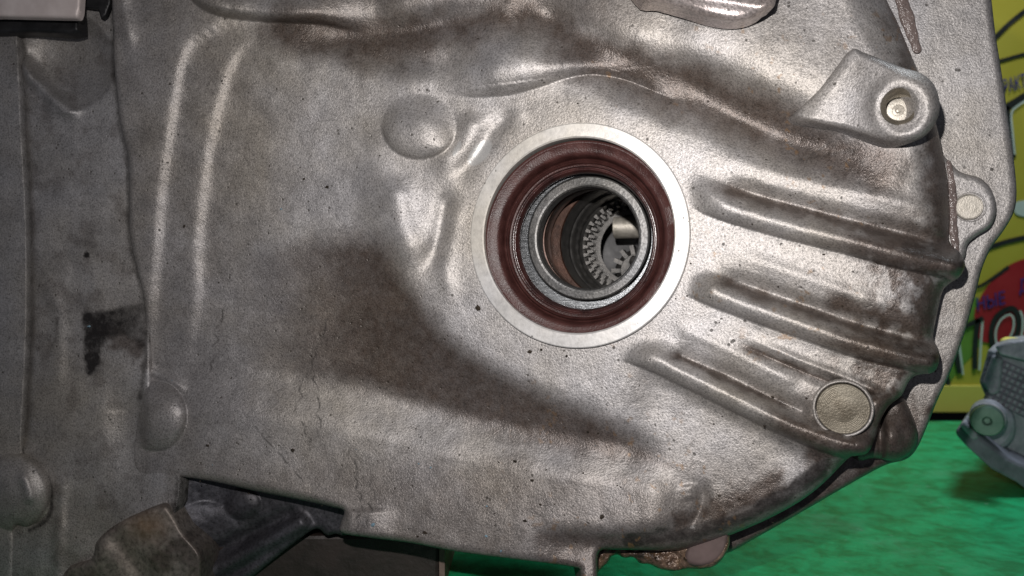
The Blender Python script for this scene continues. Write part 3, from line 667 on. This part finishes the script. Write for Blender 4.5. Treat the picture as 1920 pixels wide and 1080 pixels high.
# cross shaft, far wall and pinion seen through the hole
def cyl(name, p, q, r, mat, parent, n=32):
    d = (q-p); L = d.length; return lathe(name, [(0, .001), (0, r*.93), (.4, r), (L*1000-.4, r), (L*1000, r*.93), (L*1000, .001)], p, d, mat, parent, n, upv=(0.1, .2, 1) if abs(d.normalized().z) < .9 else (1, 0, 0))
D = lambda s, a, b: CF+AX*(s/1000)+xa*(a/1000)+za*(b/1000)
sx = 1 if xa.x > 0 else -1
sz = 1 if za.z > 0 else -1
sharpen(cyl('cross_shaft', D(98, -3*sx, 11.5*sz), D(98, 44*sx, 11.5*sz), 6.2, M_brass, gb))
sharpen(cyl('selector_rod', D(100, 6*sx, -6.0*sz), D(94, 30*sx, -16.0*sz), 2.6, M_gear, gb))
pin = sharpen(lathe('pinion', [(100, .01), (100, 4), (101.5, 5), (101.5, 9), (104, 12), (112, 13)], D(0, 9*sx, -12*sz), AX, M_gear, gb, 60))
for i in range(14):
    t = 2*math.pi*i/14; d = xa*math.cos(t)+za*math.sin(t); e = AX.cross(d)
    c = D(104, 9*sx, -12*sz)+d*.0115
    Mx = Matrix(((d.x, AX.x, e.x, c.x), (d.y, AX.y, e.y, c.y), (d.z, AX.z, e.z, c.z), (0, 0, 0, 1)))
    box('tooth', Mx, .005, .008, .0022, M_gear, pin)
lathe('rear_cover', [(126, .001), (126, 44), (20, 46)], CF, AX, M_black, gb, 48)

# ---- plugs
def plug(name, u, v, h, back, r_px, mat, rings, lab=None):
    c = P3(u, v, h, back); k = c.y/F*1000; pr = [(4, r_px*k), (.4, r_px*k), (0, (r_px-1.2)*k)]
    for a, b in rings: pr += [(a, b*r_px*k)]
    pr += [(0, .001)]
    o = sharpen(lathe(name, pr, c, axl, mat, gb, 96), 30)
    return o
rg = []
for i in range(7):
    f = .93-.06*i; rg += [(-.02, f), (.022, f-.02), (.022, f-.03), (-.02, f-.06)]
plug('core_plug', 1581, 767, 4.3, 0, 47, M_plug, rg)
sharpen(lathe('plug_seat', [(2, 54), (0, 53), (-.2, 51.5), (1.0, 49.5), (3, 49.5)], P3(1581, 767, 3.4), axl, M_plug, gb, 96)).scale = (1, 1, 1)
bpy.data.objects.remove(bpy.data.objects['plug_seat'])
k = P3(1581, 767).y/F*1000
lathe('plug_seat', [(3, 54*k), (1.3, 52.5*k), (1.0, 50*k), (1.4, 48*k), (3, 47.5*k)], P3(1581, 767, 5.0), axl, M_cast, gb, 96)
plug('dowel_end', 1817, 388, 1.2, 19, 24.5, M_brass, [(.12, .9), (.0, .86), (.05, .5), (-.03, .3), (.06, .15)])
k = P3(1817, 388, 0, 19).y/F*1000
lathe('dowel_seat', [(2, 29*k), (-.1, 28*k), (-.3, 26.5*k), (.8, 25*k), (2, 25*k)], P3(1819, 388, .3, 19), axl, M_cast, gb, 64)

# ---- squeezed-out sealant beads
def bead(pts, r, seed, back):
    L = spline([(p[0], p[1]) for p in pts], 14); rnd = random.Random(seed); co = []; n = 8
    for i, (u, v) in enumerate(L):
        t = i/(len(L)-1); q = L[min(i+1, len(L)-1)]-L[max(i-1, 0)]; q = q/np.linalg.norm(q); nx, ny = -q[1], q[0]
        rr = r*(math.sin(math.pi*min(1, max(0, t*1.0)))**.35+.05)*(1+.10*math.sin(i*.23+seed)+.06*math.sin(i*.61+seed*2)+.04*rnd.random())
        for j in range(n):
            a = math.pi*2*j/n; off = math.cos(a)*rr; hh = math.sin(a)*rr*.22*.28*(1+.15*rnd.random())
            co.append(tuple(P3(u+nx*off, v+ny*off, hh, back)))
    m = len(L); fa = [(i*n+j, i*n+(j+1) % n, (i+1)*n+(j+1) % n, (i+1)*n+j) for i in range(m-1) for j in range(n)]
    o = mesh_np('sealant_bead', co, fa, M_goo, gb); s = o.modifiers.new('sub', 'SUBSURF'); s.levels = 1; s.render_levels = 1
bead([(1668,-70),(1684,-20),(1698,25),(1712,70),(1722,100)], 13, 1, 25.5)
bead([(1778,300),(1784,340),(1786,380),(1787,420),(1790,450),(1796,482)], 9, 2, 18.2)

# ---- dirt crumbs and blue flakes stuck to the casting
def crumbs(name, mat, spots, sc=1.0):
    co = []; fa = []
    dg = None
    for (u, v, s) in spots:
        hh = float(body_h(np.array([float(u)]), np.array([float(v)]))[0]) if u > 262 else -5.0
        c = P3(u, v, hh+.15); m = random.randint(5, 7); b = len(co); a0 = random.random()*6; el = random.uniform(.5, 1)
        for j in range(m):
            a = a0+2*math.pi*j/m; rr = s*.16e-3*sc*random.uniform(.55, 1.2)
            co.append((c.x+math.cos(a)*rr, c.y+.0003, c.z+math.sin(a)*rr*el))
        co.append((c.x, c.y-s*.08e-3, c.z))
        for j in range(m): fa.append((b+j, b+(j+1) % m, b+m))
    o = pymesh(name, co, fa, mat, gb); o['kind'] = 'stuff'; return o
sp = [(614,350,9),(568,186,6),(570,335,7),(163,478,0.1),(390,836,8),(549,845,9),(897,578,12),(995,660,9),(1016,656,5),(865,634,4),(967,866,8),(998,902,9),(935,867,5),(1158,911,4),(1129,970,9),(985,978,8),(1014,947,6),
      (928,963,5),(798,1000,10),(784,1006,6),(712,834,4),(1354,598,5),(1349,605,4),(1411,420,4),(1546,477,5),(1296,494,4),(1289,555,4),(1176,576,3),(1450,745,6),(1513,747,5),(1434,798,5),(1387,936,8),(1450,980,4),(1350,930,6),
      (1339,795,5),(1355,781,4),(1719,420,4),(1722,528,4),(1580,573,5),(1632,597,4),(1205,205,4),(1084,194,4),(740,410,4),(712,292,6),(1063,668,5),(1103,810,6),(1122,812,5),(1164,914,4),(1094,888,4),(1060,802,5),(345,424,7),(410,530,5)]
for i in range(230):
    u = random.uniform(300, 1680); v = random.uniform(120, 990)
    if seal_r(np.array(u), np.array(v)) < 49 or (u > 1400 and v > 860) or (1480 < u and v < 290): continue
    sp.append((u, v, random.choice([1.5, 2, 2, 2.5, 3, 3.5])))
crumbs('dirt_crumb', M_crumb, [s for s in sp if s[2] > 1])
crumbs('paint_flake', M_blue, [(527,392,4),(785,870,4),(808,877,5),(700,985,7),(913,950,5),(912,1006,6),(940,1033,5),(322,713,4),(398,872,3),(1117,836,3),(166,612,6),(667,843,3),(980,668,2.5)])

# ================================================================== things around
# dark block under the gearbox
blk = empty('support_block', (-.09, .44, FLOOR)); tag(blk, 'dark brown block under the gearbox at the bottom edge, left of the green bench', 'block')
M_blk = simple('dark_brown_wood', (.008, .005, .004), (.02, .012, .010), 0, .55, 60, .4, 200, .0008)
M_blk2 = simple('worn_brown_wood', (.09, .06, .05), (.17, .12, .10), 0, .6, 90, .4, 200, .0008)
prism('block_body', [(-.17, FLOOR), (-.0365, FLOOR), (-.036, -.1235), (-.17, -.1235)], .398, .56, M_blk, blk, .002)
pymesh('edge_band', [(-.0363, .397, FLOOR), (-.0363, .397, -.1235), (-.0335, .3965, -.126), (-.0335, .3965, FLOOR), (-.0345, .56, FLOOR), (-.0345, .56, -.124), (-.031, .56, -.127), (-.031, .56, FLOOR)],
       [(0, 1, 2, 3), (7, 6, 5, 4), (1, 5, 6, 2), (3, 2, 6, 7), (0, 4, 5, 1), (0, 3, 7, 4)], M_blk2, blk)
# grey aluminium engine part, lower right
ep = empty('engine_part', (.40, .60, FLOOR)); tag(ep, 'grey cast aluminium engine part with a green zinc bolt head, lying on the green bench', 'engine part')
def Q(u, v, y): return ((u-960)/F*y, (540-v)/F*y)
YE = .60
prism('body', [Q(*p, YE) for p in [(1853,655),(1869,660),(1990,650),(2060,640),(2060,1000),(1990,960),(1880,862),(1850,790),(1846,740),(1836,716)]], YE, YE+.09, M_greycast, ep, .0014, .68)
prism('top_ledge', [Q(*p, YE-.006) for p in [(1856,648),(1880,640),(1920,636),(2060,632),(2060,676),(1930,680),(1866,664)]], YE-.012, YE+.05, M_greycast, ep, .0014, .68)
prism('side_panel', [Q(*p, YE-.004) for p in [(1858,664),(1877,672),(1872,735),(1856,742),(1838,718)]], YE-.006, YE+.01, M_greycast, ep, .002, .68)
prism('boss', [Q(1868+36*math.cos(a), 803+42*math.sin(a), YE-.012) for a in np.linspace(0, 2*math.pi, 28, endpoint=False)], YE-.012, YE+.03, M_greycast, ep, .004, .68)
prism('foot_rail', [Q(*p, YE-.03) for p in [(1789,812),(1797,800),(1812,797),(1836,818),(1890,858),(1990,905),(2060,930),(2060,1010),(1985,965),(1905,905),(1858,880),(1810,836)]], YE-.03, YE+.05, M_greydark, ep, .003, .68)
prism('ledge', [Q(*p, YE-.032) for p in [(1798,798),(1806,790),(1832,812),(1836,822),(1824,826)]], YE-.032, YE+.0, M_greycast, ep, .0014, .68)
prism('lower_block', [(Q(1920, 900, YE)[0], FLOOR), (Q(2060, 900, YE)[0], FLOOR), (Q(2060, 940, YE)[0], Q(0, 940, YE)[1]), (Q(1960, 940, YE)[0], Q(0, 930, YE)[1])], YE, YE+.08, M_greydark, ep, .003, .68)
cb = Vector((Q(1851, 790, YE-.04)[0], YE-.04, Q(1851, 790, YE-.04)[1])); axb = Vector((.62, 1, .05)); kb = (YE-.04)/F*1000
blt = sharpen(lathe('bolt', [(2.5, .001), (2.5, 5*kb), (.3, 8*kb), (0, 9*kb), (0, 26*kb), (.6, 28*kb), (3, 28.5*kb), (9, 28.5*kb), (9.5, 26*kb)], cb, axb, M_zinc, ep, 48))
sharpen(lathe('bolt_collar', [(8, 25*kb), (8.2, 30*kb), (10, 31*kb), (26, 31*kb)], cb, axb, M_greycast, ep, 48))
co = []; fa = []
g0 = np.array([1888., 685.]); gu = np.array([10.2, 4.6]); gv = np.array([-5.4, 10.2])
for i in range(16):
    for j in range(7):
        c = g0+gu*i+gv*j; b = len(co)
        for y, s in ((YE+.001, .40), (YE-.0035, .28)):
            for a, d in ((-1, -1), (1, -1), (1, 1), (-1, 1)):
                p = c+gu*a*s+gv*d*s; x, z = Q(p[0], p[1], YE-.003); co.append((x, y, z))
        fa += [(b+4, b+7, b+6, b+5)]+[(b+k, b+4+k, b+4+(k+1) % 4, b+(k+1) % 4) for k in range(4)]
o = pymesh('grid_studs', co, fa, M_greycast, ep); o['kind'] = 'stuff'
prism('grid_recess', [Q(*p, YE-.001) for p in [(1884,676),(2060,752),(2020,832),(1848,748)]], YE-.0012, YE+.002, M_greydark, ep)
prism('cap', [Q(*p, YE+.02) for p in [(1902,640),(1912,634),(2000,640),(2000,655),(1920,652),(1902,648)]], YE+.01, YE+.04, M_pyel, ep, .002)

# banner
bn = empty('banner', (.4, .93, -.13)); tag(bn, 'yellow printed vinyl banner with black and blue lettering hanging behind the gearbox at the right', 'banner')
YB = .93
def BQ(u, v): return ((u-960)/F*YB, (540-v)/F*YB)
x0, z0 = BQ(1300, 768); x1, z1 = BQ(2300, -160)
n = 12; co = []; fa = []
for i in range(n+1):
    z = z0+(z1-z0)*i/n; co += [(x0, YB, z), (x1, YB, z)]
co += [(x0, YB-.010, z0+.006), (x1, YB-.010, z0+.006)]
sheet = prism('sheet', [(x0, z0), (x1, z0), (x1, z1), (x0, z1)], YB, YB+.0015, M_yellow, bn)
prism('hem', [BQ(1300, 773), BQ(2300, 773), BQ(2300, 722), BQ(1300, 722)], YB-.003, YB-.0005, simple('yellow_hem', (.62, .53, .09), (.68, .58, .12), 0, .5, 8, .1), bn, .001)
LV = [0]
def ribbon(name, pts, w, mat, lvl, closed=False, n=8, wfun=None):
    L = spline(pts, n, closed); m = len(L); co = []; yy = YB-.0005-lvl*.0006
    for i in range(m):
        q = (L[(i+1) % m]-L[i-1]) if closed else L[min(i+1, m-1)]-L[max(i-1, 0)]
        q = q/max(1e-6, np.linalg.norm(q)); ww = w if wfun is None else w*wfun(i/max(1, m-1))
        for s in (-1, 1):
            x, z = BQ(L[i, 0]-q[1]*s*ww/2, L[i, 1]+q[0]*s*ww/2); co.append((x, yy, z))
    k = m if closed else m-1
    fa = [(2*i, 2*i+1, 2*((i+1) % m)+1, 2*((i+1) % m)) for i in range(k)]
    return pymesh(name, co, fa, mat, bn)
def blob(name, pts, mat, lvl):
    L = spline(pts, 6, True); yy = YB-.0005-lvl*.0006
    return pymesh(name, [(*[BQ(a, b)[0]], yy, BQ(a, b)[1]) for a, b in L], [tuple(range(len(L)))], mat, bn)
blob('printed_green_patch', [(1770,560),(1835,560),(1850,600),(1835,650),(1800,690),(1770,720),(1750,640)], M_pgreen, 0)
blob('printed_red_patch', [(1826,590),(1836,560),(1860,525),(1895,495),(1940,484),(2000,500),(2020,560),(1990,630),(1930,650),(1880,645),(1840,640),(1832,620)], M_pred, 1)
ribbon('printed_line', [(1850,85),(1868,68),(1895,42),(1935,12),(1980,-10)], 9, M_pblack, 1)
ribbon('printed_line', [(1855,120),(1880,113),(1920,102),(1980,90)], 6, M_pblack, 1)
ribbon('printed_line', [(1870,214),(1885,202),(1905,190),(1935,172),(1980,150)], 13, M_pblack, 1)
ribbon('printed_line', [(1886,200),(1890,230),(1895,262),(1898,296)], 12, M_pblack, 1)
ribbon('printed_outline', [(1980,160),(1935,182),(1905,200),(1895,214),(1897,250),(1901,290)], 3.5, M_pwhite, 2)
ribbon('printed_line', [(1840,470),(1865,460),(1900,450),(1970,436)], 9, M_pblack, 1)
ribbon('printed_line', [(1815,540),(1835,537),(1855,525),(1890,500)], 6, M_pblack, 2)
blob('printed_white_patch', [(1903,380),(1940,376),(1960,390),(1940,406),(1905,402)], M_pwhite, 1)
ribbon('printed_outline', [(1804,702),(1800,668),(1796,640)], 4, M_pwhite, 2)
ribbon('letter', [(1784,622),(1790,660),(1798,700)], 9, M_pblack, 3)          # leg of the letter before T
ribbon('letter', [(1768,690),(1774,706),(1777,722)], 8, M_pblack, 3)
ribbon('printed_outline', [(1841,600),(1838,640),(1835,694)], 4, M_pwhite, 2)
ribbon('letter', [(1800,616),(1820,606),(1842,596)], 9, M_pblack, 3)          # T
ribbon('letter', [(1832,598),(1827,640),(1826,692)], 10, M_pblack, 3)
ribbon('letter', [(1893,578),(1906,590),(1906,620),(1893,645),(1872,656),(1859,646),(1857,618),(1868,592)], 10, M_pblack, 3, True)   # O
ribbon('printed_outline', [(1891,590),(1898,600),(1896,620),(1885,640),(1872,648),(1865,640),(1865,618),(1875,598)], 3.5, M_pwhite, 4, True)
ribbon('printed_outline', [(1910,582),(1915,600),(1912,630),(1900,652)], 4, M_pwhite, 4)
def text(body, u, v, px, rot, lvl, mat, shear=.25, stretch=1.0):
    c = bpy.data.curves.new('lettering', 'FONT'); c.body = body; c.size = 1; c.shear = shear; c.offset = .012
    o = bpy.data.objects.new('lettering', c); COL.objects.link(o); bpy.context.view_layer.update()
    me = bpy.data.meshes.new_from_object(o); bpy.data.objects.remove(o)
    s = px/F*YB/.72; x, z = BQ(u, v)
    M = Matrix.Translation((x, YB-.0005-lvl*.0006, z)) @ Matrix.Rotation(math.radians(-rot), 4, 'Y') @ Matrix.Rotation(math.radians(90), 4, 'X') @ Matrix.Diagonal((s*stretch, s, s, 1))
    me.transform(M); me.materials.clear(); me.materials.append(mat)
    o = bpy.data.objects.new('lettering', me); COL.objects.link(o); o.parent = bn
text('РАКТ', 1880, 176, 25, 16, 2, M_pblue, .3, .50)
text('НЫЕ', 1829, 583, 24, 14, 3, M_pblue, .2, .78)
text('Д', 1908, 549, 24, 14, 3, M_pblue, .2, .8)
adopt()
